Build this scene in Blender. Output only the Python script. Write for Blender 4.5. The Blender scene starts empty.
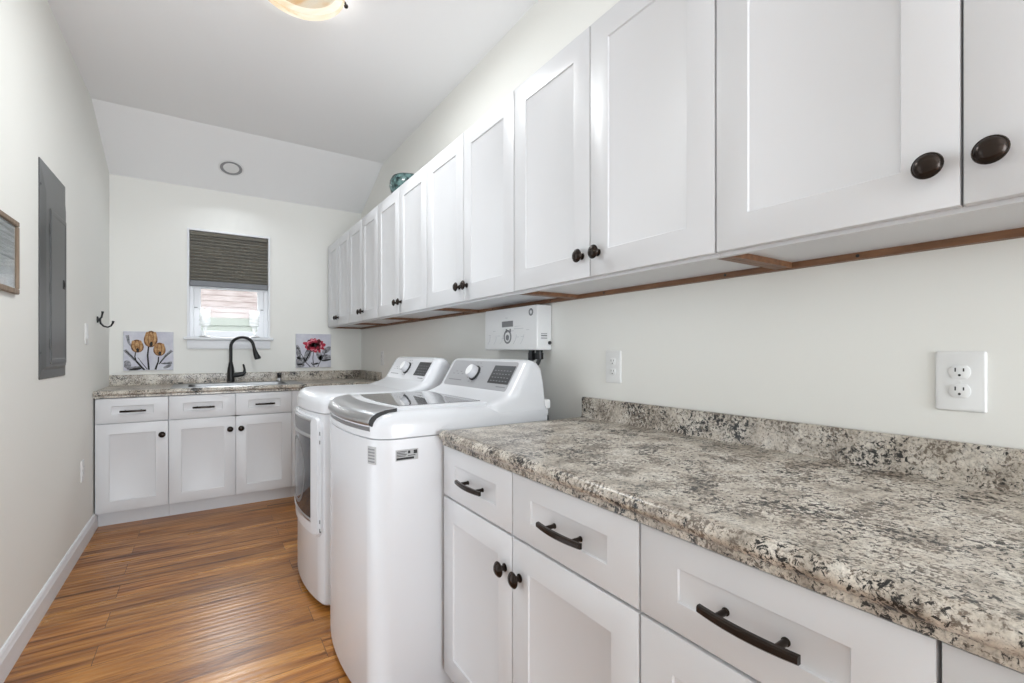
import bpy, bmesh, math, random
from mathutils import Vector, Matrix
S = bpy.context.scene
C = S.collection
PI = math.pi
random.seed(7)

# ------------------------------------------------------------------ camera, world, lights, exposure
XL, XR, YB, YN = -0.62, 1.311, 4.76, -4.2
HC, HB, YC = 2.845, 2.57, 4.07           # flat ceiling height, low edge at back wall, crease
cam_d = bpy.data.cameras.new('camera')
cam = bpy.data.objects.new('camera', cam_d); C.objects.link(cam)
FPX = 468.26
cam_d.sensor_width = 36.0; cam_d.lens = FPX / 1024 * 36.0
cam_d.shift_x = -(512.8 - 512) / 1024
cam_d.shift_y = (351.14 - 341.5) / 1024
cam_d.clip_start = 0.02
cam.location = (0, 0, 1.1926)
cam.rotation_euler = (PI / 2, 0, -math.radians(33.327))
S.camera = cam

S.view_settings.view_transform = 'Standard'
S.view_settings.look = 'None'
S.view_settings.gamma = 1.0
S.view_settings.use_curve_mapping = False
S.view_settings.exposure = 0.13

w = bpy.data.worlds.new('daylight_sky'); S.world = w; w.use_nodes = True
bg = w.node_tree.nodes['Background']
bg.inputs[0].default_value = (0.875, 0.938, 1.0, 1); bg.inputs[1].default_value = 1.85

def area(name, loc, rot, sx, sy, power, col=(1, 1, 1), spread=None):
    l = bpy.data.lights.new(name, 'AREA'); l.shape = 'RECTANGLE'; l.size = sx; l.size_y = sy
    l.energy = power; l.color = col
    if spread: l.spread = spread
    o = bpy.data.objects.new(name, l); C.objects.link(o); o.location = loc; o.rotation_euler = rot
    return o
# fill light added at an unseen wide opening behind the camera
area('opening_fill', (0.3, YN - 0.05, 1.25), (PI / 2 + 0.16, 0, 0), 1.6, 2.2, 140, (0.85, 0.925, 1.0))
# fill light added at an invented doorway in the left wall, out of view
area('side_fill', (XL - 0.50, 1.77, 1.1), (PI / 2, 0, -PI / 2), 1.3, 2.0, 2, (0.85, 0.925, 1.0))
# daylight entering through the window over the sink
area('window_daylight', (0.187, YB + 1.0, 2.45), (math.radians(74), 0, PI), 1.4, 1.05, 110, (0.95, 0.98, 1.0))

# ------------------------------------------------------------------ materials
def mat(name, col, rough=0.5, metal=0.0, spec=0.5, coat=0.0, bump=None):
    m = bpy.data.materials.new(name); m.use_nodes = True
    nt = m.node_tree; p = nt.nodes['Principled BSDF']
    p.inputs['Base Color'].default_value = (*col, 1)
    p.inputs['Roughness'].default_value = rough
    p.inputs['Metallic'].default_value = metal
    p.inputs['Specular IOR Level'].default_value = spec
    p.inputs['Coat Weight'].default_value = coat
    if bump:
        sc, st, di = bump
        tc = nt.nodes.new('ShaderNodeTexCoord'); n = nt.nodes.new('ShaderNodeTexNoise'); b = nt.nodes.new('ShaderNodeBump')
        n.inputs['Scale'].default_value = sc; n.inputs['Detail'].default_value = 4
        b.inputs['Strength'].default_value = st; b.inputs['Distance'].default_value = di
        nt.links.new(tc.outputs['Object'], n.inputs['Vector']); nt.links.new(n.outputs[0], b.inputs['Height'])
        nt.links.new(b.outputs[0], p.inputs['Normal'])
    return m
def srgb(r, g, b):
    f = lambda c: (c / 255 / 12.92) if c / 255 <= 0.04045 else ((c / 255 + 0.055) / 1.055) ** 2.4
    return (f(r), f(g), f(b))
def ramp(nt, fac, stops):
    r = nt.nodes.new('ShaderNodeValToRGB')
    e = r.color_ramp.elements
    while len(e) < len(stops): e.new(0.5)
    for k, (p, c) in enumerate(stops):
        e[k].position = p; e[k].color = (*c, 1) if len(c) == 3 else c
    nt.links.new(fac, r.inputs[0]); return r
def mixc(nt, fac, a, b, mode='MIX'):
    m = nt.nodes.new('ShaderNodeMix'); m.data_type = 'RGBA'; m.blend_type = mode
    for sock, v in ((m.inputs[0], fac), (m.inputs[6], a), (m.inputs[7], b)):
        if hasattr(v, 'is_linked'): nt.links.new(v, sock)
        elif isinstance(v, tuple): sock.default_value = (*v, 1)
        else: sock.default_value = v
    return m.outputs[2]
def noise(nt, vec, scale, detail=4, rough=0.5, dist=0.0):
    n = nt.nodes.new('ShaderNodeTexNoise'); n.inputs['Scale'].default_value = scale
    n.inputs['Detail'].default_value = detail; n.inputs['Roughness'].default_value = rough
    n.inputs['Distortion'].default_value = dist
    nt.links.new(vec, n.inputs['Vector']); return n.outputs[0]
def mapping(nt, vec, scale=(1, 1, 1), rot=(0, 0, 0), loc=(0, 0, 0)):
    m = nt.nodes.new('ShaderNodeMapping'); m.inputs['Scale'].default_value = scale
    m.inputs['Rotation'].default_value = rot; m.inputs['Location'].default_value = loc
    nt.links.new(vec, m.inputs[0]); return m.outputs[0]
def objco(nt): return nt.nodes.new('ShaderNodeTexCoord').outputs['Object']

M = {}
M['wall'] = mat('warm_white_wall_paint', srgb(237, 236, 231), 0.75, bump=(220, 0.08, 0.002))
M['ceiling'] = mat('ceiling_paint', srgb(248, 248, 249), 0.85, bump=(150, 0.08, 0.002))
M['trim'] = mat('white_trim_paint', srgb(232, 233, 236), 0.4)
M['cab'] = mat('white_cabinet_lacquer', srgb(213, 213, 215), 0.38)
M['bronze'] = mat('oil_rubbed_bronze', (0.022, 0.014, 0.010), 0.24, 0.6, bump=(90, 0.05, 0.001))
M['black'] = mat('matte_black_metal', (0.012, 0.012, 0.013), 0.38, 0.3)
M['enamel'] = mat('white_enamel', srgb(216, 217, 220), 0.26, coat=0.15)
M['plastic'] = mat('white_plastic', srgb(236, 236, 236), 0.35)
M['ivory'] = mat('outlet_plastic', srgb(233, 233, 232), 0.4)
M['slot'] = mat('dark_slot', (0.02, 0.02, 0.02), 0.6)
M['chrome'] = mat('brushed_silver', (0.58, 0.58, 0.59), 0.28, 1.0)
M['handle_metal'] = mat('satin_handle_metal', (0.52, 0.52, 0.53), 0.3, 1.0)
M['silver'] = mat('silver_panel_finish', (0.36, 0.36, 0.375), 0.42, 0.1, bump=(400, 0.03, 0.001))
M['silver_light'] = mat('pale_silver_panel_finish', (0.60, 0.60, 0.62), 0.38, 0.1)
M['lid_glass'] = mat('smoked_lid_glass', (0.17, 0.17, 0.175), 0.04, 0.0, 0.9, coat=0.6)
M['dark_glass'] = mat('dark_door_glass', (0.03, 0.032, 0.036), 0.05, 0.0, 0.7)
M['display'] = mat('dark_display_glass', (0.022, 0.022, 0.024), 0.3, 0.0, 0.3)
M['grey_text'] = mat('grey_print', (0.22, 0.22, 0.23), 0.6)
M['mesh_grey'] = mat('grey_handle_recess', (0.22, 0.22, 0.23), 0.35, 0.5)
M['sticker'] = mat('grey_sticker', (0.42, 0.42, 0.42), 0.5)
M['steel'] = mat('stainless_steel', (0.34, 0.345, 0.35), 0.42, 1.0, bump=(300, 0.03, 0.001))
M['panel_grey'] = mat('grey_panel_paint', srgb(86, 87, 88), 0.36, 0.3, bump=(160, 0.1, 0.001))
M['shade_rail'] = mat('blind_rail_grey', srgb(118, 120, 124), 0.5)
M['rubber'] = mat('black_rubber', (0.015, 0.015, 0.015), 0.7)
M['hose'] = mat('braided_hose', (0.09, 0.09, 0.09), 0.4, 0.5)
M['dark_gap'] = mat('dark_plinth', (0.02, 0.02, 0.02), 0.7)
M['bulb'] = mat('frosted_lamp_lens', (0.8, 0.8, 0.8), 0.4)
M['baffle'] = mat('grey_baffle', (0.30, 0.30, 0.31), 0.5)

def granite():
    m = mat('speckled_granite_laminate', (0.5, 0.5, 0.5), 0.3); nt = m.node_tree; p = nt.nodes['Principled BSDF']
    v = objco(nt)
    base = ramp(nt, noise(nt, v, 14, 5, 0.6), [(0.30, srgb(158, 149, 138)), (0.47, srgb(208, 199, 187)), (0.62, srgb(230, 225, 216)), (0.75, srgb(176, 166, 154))])
    fine = ramp(nt, noise(nt, v, 170, 3, 0.7), [(0.36, srgb(104, 98, 92)), (0.48, srgb(206, 201, 193)), (0.62, srgb(240, 238, 233))])
    c = mixc(nt, 0.55, base.outputs[0], fine.outputs[0], 'MULTIPLY')
    # grey-brown flecks that cluster
    clus = noise(nt, v, 11, 3, 0.6)
    fl = noise(nt, v, 120, 5, 0.7, 0.5)
    ad = nt.nodes.new('ShaderNodeMath'); ad.operation = 'MULTIPLY_ADD'; ad.inputs[1].default_value = 0.55
    nt.links.new(clus, ad.inputs[0]); nt.links.new(fl, ad.inputs[2])
    g = ramp(nt, ad.outputs[0], [(0.80, (0, 0, 0)), (0.865, (1, 1, 1))])
    c = mixc(nt, g.outputs[0], c, srgb(112, 101, 90))
    fl2 = noise(nt, mapping(nt, v, loc=(3.3, 1.7, 0.4)), 88, 5, 0.74, 0.7)
    ad2 = nt.nodes.new('ShaderNodeMath'); ad2.operation = 'MULTIPLY_ADD'; ad2.inputs[1].default_value = 0.5
    cl2 = noise(nt, mapping(nt, v, loc=(7.1, 2.2, 5.1)), 9, 3, 0.6)
    nt.links.new(cl2, ad2.inputs[0]); nt.links.new(fl2, ad2.inputs[2])
    k = ramp(nt, ad2.outputs[0], [(0.808, (0, 0, 0)), (0.842, (1, 1, 1))])
    c = mixc(nt, k.outputs[0], c, srgb(34, 32, 31))
    nt.links.new(c, p.inputs['Base Color'])
    return m
M['granite'] = granite()

def floor_mat():
    m = mat('hickory_plank_laminate', (0.4, 0.2, 0.1), 0.3, spec=0.4); nt = m.node_tree; p = nt.nodes['Principled BSDF']
    v = objco(nt)
    # boards run along X, 0.146 m wide
    vv = mapping(nt, v, loc=(0.36, 0.124, 0))
    br = nt.nodes.new('ShaderNodeTexBrick'); nt.links.new(vv, br.inputs['Vector'])
    br.offset = 0.37; br.offset_frequency = 2
    br.inputs['Scale'].default_value = 1.0; br.inputs['Brick Width'].default_value = 1.21; br.inputs['Row Height'].default_value = 0.146
    br.inputs['Mortar Size'].default_value = 0.0011; br.inputs['Mortar Smooth'].default_value = 0.2
    br.inputs['Color1'].default_value = (0.15, 0.15, 0.15, 1); br.inputs['Color2'].default_value = (0.85, 0.85, 0.85, 1)
    br.inputs['Mortar'].default_value = (0.5, 0.5, 0.5, 1)
    # shift grain per board
    sh = nt.nodes.new('ShaderNodeVectorMath'); sh.operation = 'MULTIPLY_ADD'
    nt.links.new(br.outputs['Color'], sh.inputs[0]); sh.inputs[1].default_value = (9, 5, 3); nt.links.new(v, sh.inputs[2])
    g1 = noise(nt, mapping(nt, sh.outputs[0], (1.5, 17, 1)), 1.0, 6, 0.62, 0.7)
    g2 = noise(nt, mapping(nt, sh.outputs[0], (5, 120, 1)), 1.0, 3, 0.6)
    c1 = ramp(nt, g1, [(0.28, srgb(84, 46, 18)), (0.40, srgb(142, 88, 40)), (0.55, srgb(180, 122, 60)), (0.72, srgb(204, 148, 82))])
    c2 = ramp(nt, g2, [(0.3, srgb(170, 150, 130)), (0.55, (1, 1, 1))])
    c = mixc(nt, 0.5, c1.outputs[0], c2.outputs[0], 'MULTIPLY')
    # dark heartwood streaks
    g3 = noise(nt, mapping(nt, sh.outputs[0], (0.9, 26, 1), loc=(4, 2, 0)), 1.0, 5, 0.6, 1.2)
    dk = ramp(nt, g3, [(0.575, (0, 0, 0)), (0.68, (0.85, 0.85, 0.85))])
    c = mixc(nt, dk.outputs[0], c, srgb(66, 36, 16))
    tone = ramp(nt, br.outputs['Color'], [(0.1, (0.80, 0.80, 0.80)), (0.9, (1.08, 1.06, 1.04))])
    c = mixc(nt, 1.0, c, tone.outputs[0], 'MULTIPLY')
    c = mixc(nt, br.outputs['Fac'], c, srgb(46, 28, 18))
    nt.links.new(c, p.inputs['Base Color'])
    # hand-scraped ripples along each board
    wv = nt.nodes.new('ShaderNodeTexWave'); wv.bands_direction = 'Y'; wv.inputs['Scale'].default_value = 9
    wv.inputs['Distortion'].default_value = 1.3; wv.inputs['Detail'].default_value = 2; wv.inputs['Detail Scale'].default_value = 0.6
    nt.links.new(mapping(nt, sh.outputs[0], (0.35, 1, 1)), wv.inputs['Vector'])
    b1 = nt.nodes.new('ShaderNodeBump'); b1.inputs['Strength'].default_value = 0.3; b1.inputs['Distance'].default_value = 0.002
    nt.links.new(wv.outputs['Fac'], b1.inputs['Height'])
    b2 = nt.nodes.new('ShaderNodeBump'); b2.invert = True; b2.inputs['Strength'].default_value = 0.6; b2.inputs['Distance'].default_value = 0.002
    nt.links.new(br.outputs['Fac'], b2.inputs['Height']); nt.links.new(b1.outputs[0], b2.inputs['Normal'])
    nt.links.new(b2.outputs[0], p.inputs['Normal'])
    r = ramp(nt, g1, [(0.3, (0.34, 0.34, 0.34)), (0.7, (0.26, 0.26, 0.26))]); nt.links.new(r.outputs[0], p.inputs['Roughness'])
    return m
M['floor'] = floor_mat()

def wood(name, a, b, scale, rough=0.5):
    m = mat(name, a, rough); nt = m.node_tree; p = nt.nodes['Principled BSDF']; v = objco(nt)
    r = ramp(nt, noise(nt, mapping(nt, v, scale), 1.0, 5, 0.6, 0.5), [(0.3, a), (0.7, b)])
    nt.links.new(r.outputs[0], p.inputs['Base Color']); return m
M['raw_wood'] = wood('brown_hanging_rail_wood', srgb(96, 64, 42), srgb(136, 96, 66), (6, 60, 60))
M['frame_wood'] = wood('weathered_grey_brown_frame_wood', srgb(106, 86, 68), srgb(150, 130, 110), (60, 60, 6))

def lamp_glass():
    m = bpy.data.materials.new('alabaster_lamp_glass'); m.use_nodes = True; nt = m.node_tree
    nt.nodes.remove(nt.nodes['Principled BSDF']); out = nt.nodes['Material Output']
    v = objco(nt)
    c = ramp(nt, noise(nt, v, 7, 3, 0.5, 1.0), [(0.35, (1.0, 0.93, 0.80)), (0.55, (1.0, 0.84, 0.62)), (0.7, (0.95, 0.62, 0.33))])
    e = nt.nodes.new('ShaderNodeEmission'); e.inputs[1].default_value = 1.05; nt.links.new(c.outputs[0], e.inputs[0])
    g = nt.nodes.new('ShaderNodeBsdfGlossy'); g.inputs['Roughness'].default_value = 0.15
    t = nt.nodes.new('ShaderNodeBsdfTransparent'); t.inputs[0].default_value = (1, 0.97, 0.92, 1)
    m1 = nt.nodes.new('ShaderNodeMixShader'); m1.inputs[0].default_value = 0.05
    nt.links.new(e.outputs[0], m1.inputs[1]); nt.links.new(g.outputs[0], m1.inputs[2])
    m2 = nt.nodes.new('ShaderNodeMixShader'); m2.inputs[0].default_value = 0.30
    nt.links.new(m1.outputs[0], m2.inputs[1]); nt.links.new(t.outputs[0], m2.inputs[2])
    nt.links.new(m2.outputs[0], out.inputs[0]); return m
M['lamp_glass'] = lamp_glass()

def clear_glass(name, tint=(0.97, 0.98, 0.98), refl=0.08, body=None):
    m = bpy.data.materials.new(name); m.use_nodes = True; nt = m.node_tree
    nt.nodes.remove(nt.nodes['Principled BSDF']); out = nt.nodes['Material Output']
    t = nt.nodes.new('ShaderNodeBsdfTransparent'); t.inputs[0].default_value = (*tint, 1)
    g = nt.nodes.new('ShaderNodeBsdfGlossy'); g.inputs['Roughness'].default_value = 0.03
    lw = nt.nodes.new('ShaderNodeLayerWeight'); lw.inputs[0].default_value = 0.25
    mm = nt.nodes.new('ShaderNodeMath'); mm.operation = 'MULTIPLY_ADD'; mm.inputs[1].default_value = 0.2; mm.inputs[2].default_value = refl
    nt.links.new(lw.outputs['Fresnel'], mm.inputs[0])
    x = nt.nodes.new('ShaderNodeMixShader'); nt.links.new(mm.outputs[0], x.inputs[0])
    nt.links.new(t.outputs[0], x.inputs[1]); nt.links.new(g.outputs[0], x.inputs[2])
    if body:
        dfs = nt.nodes.new('ShaderNodeBsdfTranslucent'); dfs.inputs[0].default_value = (0.95, 0.95, 0.95, 1)
        df2 = nt.nodes.new('ShaderNodeBsdfDiffuse'); df2.inputs[0].default_value = (0.95, 0.95, 0.95, 1)
        a = nt.nodes.new('ShaderNodeMixShader'); nt.links.new(dfs.outputs[0], a.inputs[1]); nt.links.new(df2.outputs[0], a.inputs[2])
        y = nt.nodes.new('ShaderNodeMixShader'); y.inputs[0].default_value = body
        nt.links.new(x.outputs[0], y.inputs[1]); nt.links.new(a.outputs[0], y.inputs[2]); x = y
    nt.links.new(x.outputs[0], out.inputs[0]); return m
M['pane'] = clear_glass('window_pane_glass', refl=0.005)
M['crystal'] = clear_glass('crystal_glass', refl=0.12, body=0.55)

def shade_mat():
    m = mat('pleated_shade_fabric', srgb(90, 88, 82), 0.9); nt = m.node_tree; p = nt.nodes['Principled BSDF']; v = objco(nt)
    r = ramp(nt, noise(nt, mapping(nt, v, (3, 3, 60)), 1, 2), [(0.4, srgb(116, 113, 106)), (0.65, srgb(126, 122, 112))])
    nt.links.new(r.outputs[0], p.inputs['Base Color']); return m
M['shade'] = shade_mat()

def band_mat(name, a, b, scale, rough=0.8):
    m = mat(name, a, rough); nt = m.node_tree; p = nt.nodes['Principled BSDF']; v = objco(nt)
    r = ramp(nt, noise(nt, mapping(nt, v, scale), 1, 4, 0.6), [(0.35, a), (0.65, b)])
    nt.links.new(r.outputs[0], p.inputs['Base Color']); return m
M['shingle'] = band_mat('pink_grey_shingle', srgb(176, 158, 154), srgb(204, 191, 188), (5, 5, 30))
M['siding'] = band_mat('pale_cream_siding', srgb(150, 154, 142), srgb(165, 168, 157), (2, 2, 20))
M['lawn'] = band_mat('pale_gravel_ground', srgb(120, 122, 112), srgb(140, 140, 132), (6, 6, 6))
M['teal'] = band_mat('mottled_teal_ceramic', srgb(14, 34, 36), srgb(104, 134, 132), (34, 34, 34), 0.2)
M['dark_teal'] = mat('dark_green_glaze', srgb(18, 34, 34), 0.2)
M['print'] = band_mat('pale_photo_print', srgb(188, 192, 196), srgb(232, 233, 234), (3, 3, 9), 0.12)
M['blind_reflection'] = band_mat('grey_blind_reflection', srgb(168, 170, 172), srgb(214, 216, 218), (2, 2, 60), 0.12)  # grey stripes paint in a window blind reflected by the picture glass
M['canvas'] = band_mat('lilac_grey_canvas', srgb(196, 195, 208), srgb(214, 214, 222), (14, 14, 14))
M['canvas_edge'] = mat('white_canvas_edge', srgb(225, 225, 226), 0.8)
M['petal'] = band_mat('tan_petal_paint', srgb(150, 104, 62), srgb(206, 168, 122), (40, 40, 40))
M['petal_dark'] = band_mat('brown_petal_paint', srgb(82, 52, 34), srgb(140, 96, 58), (50, 50, 50))
M['ink'] = mat('black_paint', srgb(34, 32, 34), 0.7)
M['grey_leaf'] = band_mat('grey_leaf_paint', srgb(92, 92, 96), srgb(170, 170, 176), (60, 60, 60))
M['red'] = band_mat('red_petal_paint', srgb(150, 26, 48), srgb(206, 66, 88), (60, 60, 60))
M['dark_red'] = mat('dark_red_paint', srgb(92, 14, 28), 0.7)
M['pink'] = mat('pink_petal_paint', srgb(222, 132, 148), 0.7)

# ------------------------------------------------------------------ mesh helpers
class MB:
    """collects shapes into ONE mesh"""
    def __init__(s): s.bm = bmesh.new(); s.mi = 0
    def faces(s, n0):
        s.bm.faces.ensure_lookup_table()
        for f in s.bm.faces[n0:]: f.material_index = s.mi
    def box(s, x0, y0, z0, x1, y1, z1, bev=0.0, seg=1):
        n0 = len(s.bm.faces)
        t = bmesh.new()
        r = bmesh.ops.create_cube(t, size=1.0)
        for v in t.verts:
            v.co = Vector(((x0 + x1) / 2 + v.co.x * (x1 - x0), (y0 + y1) / 2 + v.co.y * (y1 - y0), (z0 + z1) / 2 + v.co.z * (z1 - z0)))
        if bev: bmesh.ops.bevel(t, geom=list(t.edges), offset=bev, segments=seg, affect='EDGES', profile=0.5)
        s.merge(t); return s
    def merge(s, t):
        n0 = len(s.bm.faces); mp = {}
        for v in t.verts: mp[v] = s.bm.verts.new(v.co)
        for f in t.faces:
            try: nf = s.bm.faces.new([mp[v] for v in f.verts]); nf.material_index = s.mi
            except ValueError: pass
        t.free()
    def loft(s, rings, cap0=True, cap1=True, closed=True):
        bm = s.bm; R = [[bm.verts.new(p) for p in r] for r in rings]
        fs = []
        n = len(R[0])
        for a, b in zip(R, R[1:]):
            for i in range(n if closed else n - 1):
                j = (i + 1) % n
                fs.append(bm.faces.new((a[i], a[j], b[j], b[i])))
        if cap0: fs.append(bm.faces.new(R[0][::-1]))
        if cap1: fs.append(bm.faces.new(R[-1]))
        for f in fs: f.material_index = s.mi
        return s
    def lathe(s, prof, o=(0, 0, 0), axis='z', n=32, cap0=True, cap1=True):
        o = Vector(o); rings = []
        for r, h in prof:
            ring = []
            for k in range(n):
                a = 2 * PI * k / n; c, q = math.cos(a) * r, math.sin(a) * r
                if axis == 'z': p = (c, q, h)
                elif axis == 'y': p = (c, h, q)
                elif axis == 'x': p = (h, c, q)
                else:
                    zx, X, Y = axis
                    p = zx * h + X * c + Y * q
                ring.append(o + Vector(p))
            rings.append(ring)
        return s.loft(rings, cap0, cap1)
    def tube(s, pts, r, n=12, flat=None):
        pts = [Vector(p) for p in pts]; rings = []
        up = None
        for i, p in enumerate(pts):
            t = (pts[min(i + 1, len(pts) - 1)] - pts[max(i - 1, 0)]).normalized()
            if up is None:
                up = Vector((0, 0, 1)) if abs(t.z) < 0.9 else Vector((0, 1, 0))
            a = t.cross(up).normalized(); b = a.cross(t).normalized(); up = b
            rr = r[i] if isinstance(r, (list, tuple)) else r
            rings.append([p + a * math.cos(2 * PI * k / n) * rr + b * math.sin(2 * PI * k / n) * rr for k in range(n)])
        return s.loft(rings)
    def prism(s, poly, f0, f1):
        """poly points mapped through f0 and f1"""
        return s.loft([[f0(p) for p in poly], [f1(p) for p in poly]])
    def build(s, name, m, parent=None, ang=35, loc=None):
        bmesh.ops.recalc_face_normals(s.bm, faces=s.bm.faces)
        me = bpy.data.meshes.new(name); s.bm.to_mesh(me); s.bm.free()
        for x in (m if isinstance(m, list) else [m]): me.materials.append(x)
        for p in me.polygons: p.use_smooth = True
        me.set_sharp_from_angle(angle=math.radians(ang))
        o = bpy.data.objects.new(name, me); C.objects.link(o)
        if parent: o.parent = parent
        if loc: o.location = loc
        return o
def tag(o, label, cat, group=None):
    o['label'] = label; o['category'] = cat
    if group: o['group'] = group
    return o
def thing(name, label, cat, loc, rz=0, group=None):
    o = bpy.data.objects.new(name, None); C.objects.link(o); o.location = loc; o.rotation_euler = (0, 0, rz)
    o.empty_display_size = 0.05
    return tag(o, label, cat, group)
def struct(o): o['kind'] = 'structure'; return o
def rrect(cx, cy, hx, hy, r, n=5):
    pts = []
    for sx, sy, a0 in ((1, 1, 0), (-1, 1, PI / 2), (-1, -1, PI), (1, -1, 1.5 * PI)):
        for k in range(n + 1):
            a = a0 + PI / 2 * k / n
            pts.append((cx + sx * (hx - r) + r * math.cos(a), cy + sy * (hy - r) + r * math.sin(a)))
    return pts

# ------------------------------------------------------------------ the room
T = 0.12
struct(MB().box(XL - T, YN, -0.1, XR + T, YB + 0.25, 0).build('floor', M['floor']))
b = MB()      # doorway added left of the frame to let fill light in
b.box(XL - T, YN, 0, XL, 1.32, HC + T); b.box(XL - T, 2.22, 0, XL, YB, HC + T); b.box(XL - T, 1.32, 2.05, XL, 2.22, HC + T)
struct(b.build('wall_left', M['wall']))
struct(MB().box(XR, YN, 0, XR + T, YB, HC + T).build('wall_right', M['wall']))
# back wall with the window opening
WX0, WX1, WZ0, WZ1 = -0.113, 0.484, 1.30, 2.212
b = MB()
TB = 0.14
b.box(XL - T, YB, 0, WX0, YB + TB, HC + T); b.box(WX1, YB, 0, XR + T, YB + TB, HC + T)
b.box(WX0, YB, 0, WX1, YB + TB, WZ0); b.box(WX0, YB, WZ1, WX1, YB + TB, HC + T)
struct(b.build('wall_back', M['wall']))
# near wall, behind the camera, with a wide opening added for the fill light
b = MB()
b.box(XL - T, YN - T, 0, -0.5, YN, HC + T); b.box(1.1, YN - T, 0, XR + T, YN, HC + T); b.box(-0.5, YN - T, 2.35, 1.1, YN, HC + T)
struct(b.build('wall_near', M['wall']))
b = MB()
prof = [(YN - T, HC), (YC, HC), (YB + 0.02, HB - 0.008), (YB + 0.02, HC + T), (YN - T, HC + T)]
b.prism(prof, lambda p: Vector((XL - 0.02, p[0], p[1])), lambda p: Vector((XR + 0.02, p[0], p[1])))
struct(b.build('ceiling', M['ceiling'], ang=5))
# baseboards: stepped colonial profile
def baseboard(name, pts, f0, f1):
    b = MB(); b.prism(pts, f0, f1); return struct(b.build(name, M['trim'], ang=20))
bp = [(0, 0), (0.015, 0), (0.015, 0.080), (0.011, 0.090), (0.010, 0.100), (0.005, 0.110), (0, 0.110)]
baseboard('baseboard_left', bp, lambda p: Vector((XL + p[0], 2.22, p[1])), lambda p: Vector((XL + p[0], 4.183, p[1])))

# window: casing, jambs, double-hung sashes, stool and apron
wr = bpy.data.objects.new('window_1', None); C.objects.link(wr); wr.location = (0.185, YB, WZ0); struct(wr)
o = Vector((0.185, YB, WZ0))
hw, hh = (WX1 - WX0) / 2, WZ1 - WZ0
b = MB(); c = 0.011
b.box(-hw - c, -0.012, 0.0, -hw + 0.004, 0.10, hh + c, 0.002); b.box(hw - 0.004, -0.012, 0.0, hw + c, 0.10, hh + c, 0.002)
b.box(-hw + 0.004, -0.012, hh - 0.004, hw - 0.004, 0.10, hh + c, 0.002)
b.build('window_frame', M['trim'], wr)
b = MB(); b.box(-hw - 0.035, -0.045, -0.012, hw + 0.035, 0.10, 0.012, 0.006, 2); b.build('sill', M['trim'], wr)
b = MB(); b.box(-hw - 0.012, -0.02, -0.088, hw + 0.012, -0.001, -0.013, 0.004, 2); b.build('apron', M['trim'], wr)
def sash(z0, z1, y, name):
    b = MB(); st = 0.085
    x0, x1 = -hw + 0.004, hw - 0.004
    # stepped stiles: outer flange, then a deeper inner stile
    for sx in (-1, 1):
        a, d, e = sx * (hw - 0.004), sx * (hw - 0.035), sx * (hw - st)
        b.box(min(a, d), y - 0.012, z0, max(a, d), y + 0.03, z1, 0.003)
        b.box(min(d, e), y, z0, max(d, e), y + 0.03, z1, 0.003)
    b.box(-hw + st, y, z0, hw - st, y + 0.03, z0 + 0.055, 0.003); b.box(-hw + st, y, z1 - 0.045, hw - st, y + 0.03, z1, 0.003)
    s = b.build('sash', M['trim'], wr)
    g = MB(); g.box(-hw + st - 0.004, y + 0.013, z0 + 0.05, hw - st + 0.004, y + 0.017, z1 - 0.04); g.build('pane', M['pane'], s)
sash(0.014, 0.475, 0.055, 'lower'); sash(0.44, hh - 0.002, 0.088, 'upper')
# dark latch clips on the lower sash
for sx in (-1, 1):
    b = MB(); b.box(sx * (hw - 0.05) - 0.012, 0.048, 0.262, sx * (hw - 0.05) + 0.012, 0.056, 0.268, 0.001); b.build('sash_clip', M['shade_rail'], wr)

# pleated cellular shade
sh = thing('cellular_shade', 'dark grey pleated cellular shade drawn halfway down the window', 'window shade', (0.185, YB + 0.03, WZ1 - 0.006))
b = MB(); n = 14; H = 0.385; pts = []
for k in range(2 * n + 1): pts.append((-0.021 if k % 2 else -0.004, -0.03 - H * k / (2 * n)))
back = [(0.018 if k % 2 else 0.006, z) for k, (y, z) in reversed(list(enumerate(pts)))]
b.prism(pts + back, lambda p: Vector((-hw + 0.007, p[0], p[1])), lambda p: Vector((hw - 0.007, p[0], p[1])))
b.build('pleated_fabric', M['shade'], sh, ang=10)
b = MB(); b.box(-hw + 0.006, -0.022, -0.03, hw - 0.006, 0.02, 0.0, 0.003); b.build('head_rail', M['shade'], sh)
b = MB(); b.box(-hw + 0.006, -0.02, -0.03 - H - 0.046, hw - 0.006, 0.018, -0.03 - H, 0.004); b.build('bottom_rail', M['shade_rail'], sh)

# crystal candle holders on the sill
for k, (x, lab) in enumerate(((0.0, 'crystal glass candle holder on the left end of the window sill'), (0.368, 'crystal glass candle holder on the right end of the window sill'))):
    t = thing('candle_holder', lab, 'candle holder', (x, YB - 0.008, WZ0 + 0.0125), 0, 'glass candle holders on the sill')
    b = MB(); b.lathe([(0.0, 0), (0.043, 0), (0.045, 0.004), (0.036, 0.010), (0.014, 0.016)], cap0=False, cap1=True, n=24); b.build('foot', M['sticker'], t)
    b = MB(); b.lathe([(0.012, 0.014), (0.010, 0.03), (0.018, 0.045), (0.011, 0.058), (0.020, 0.075), (0.015, 0.088), (0.030, 0.098)], n=16); b.build('stem', M['crystal'], t)
    b = MB()
    rr = [(0.030, 0.098), (0.041, 0.106), (0.036, 0.124), (0.042, 0.142), (0.036, 0.160), (0.042, 0.178), (0.036, 0.196), (0.041, 0.214), (0.038, 0.236), (0.034, 0.236), (0.034, 0.112)]
    b.lathe(rr, n=12); b.build('cup', M['crystal'], t, ang=12)

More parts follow.
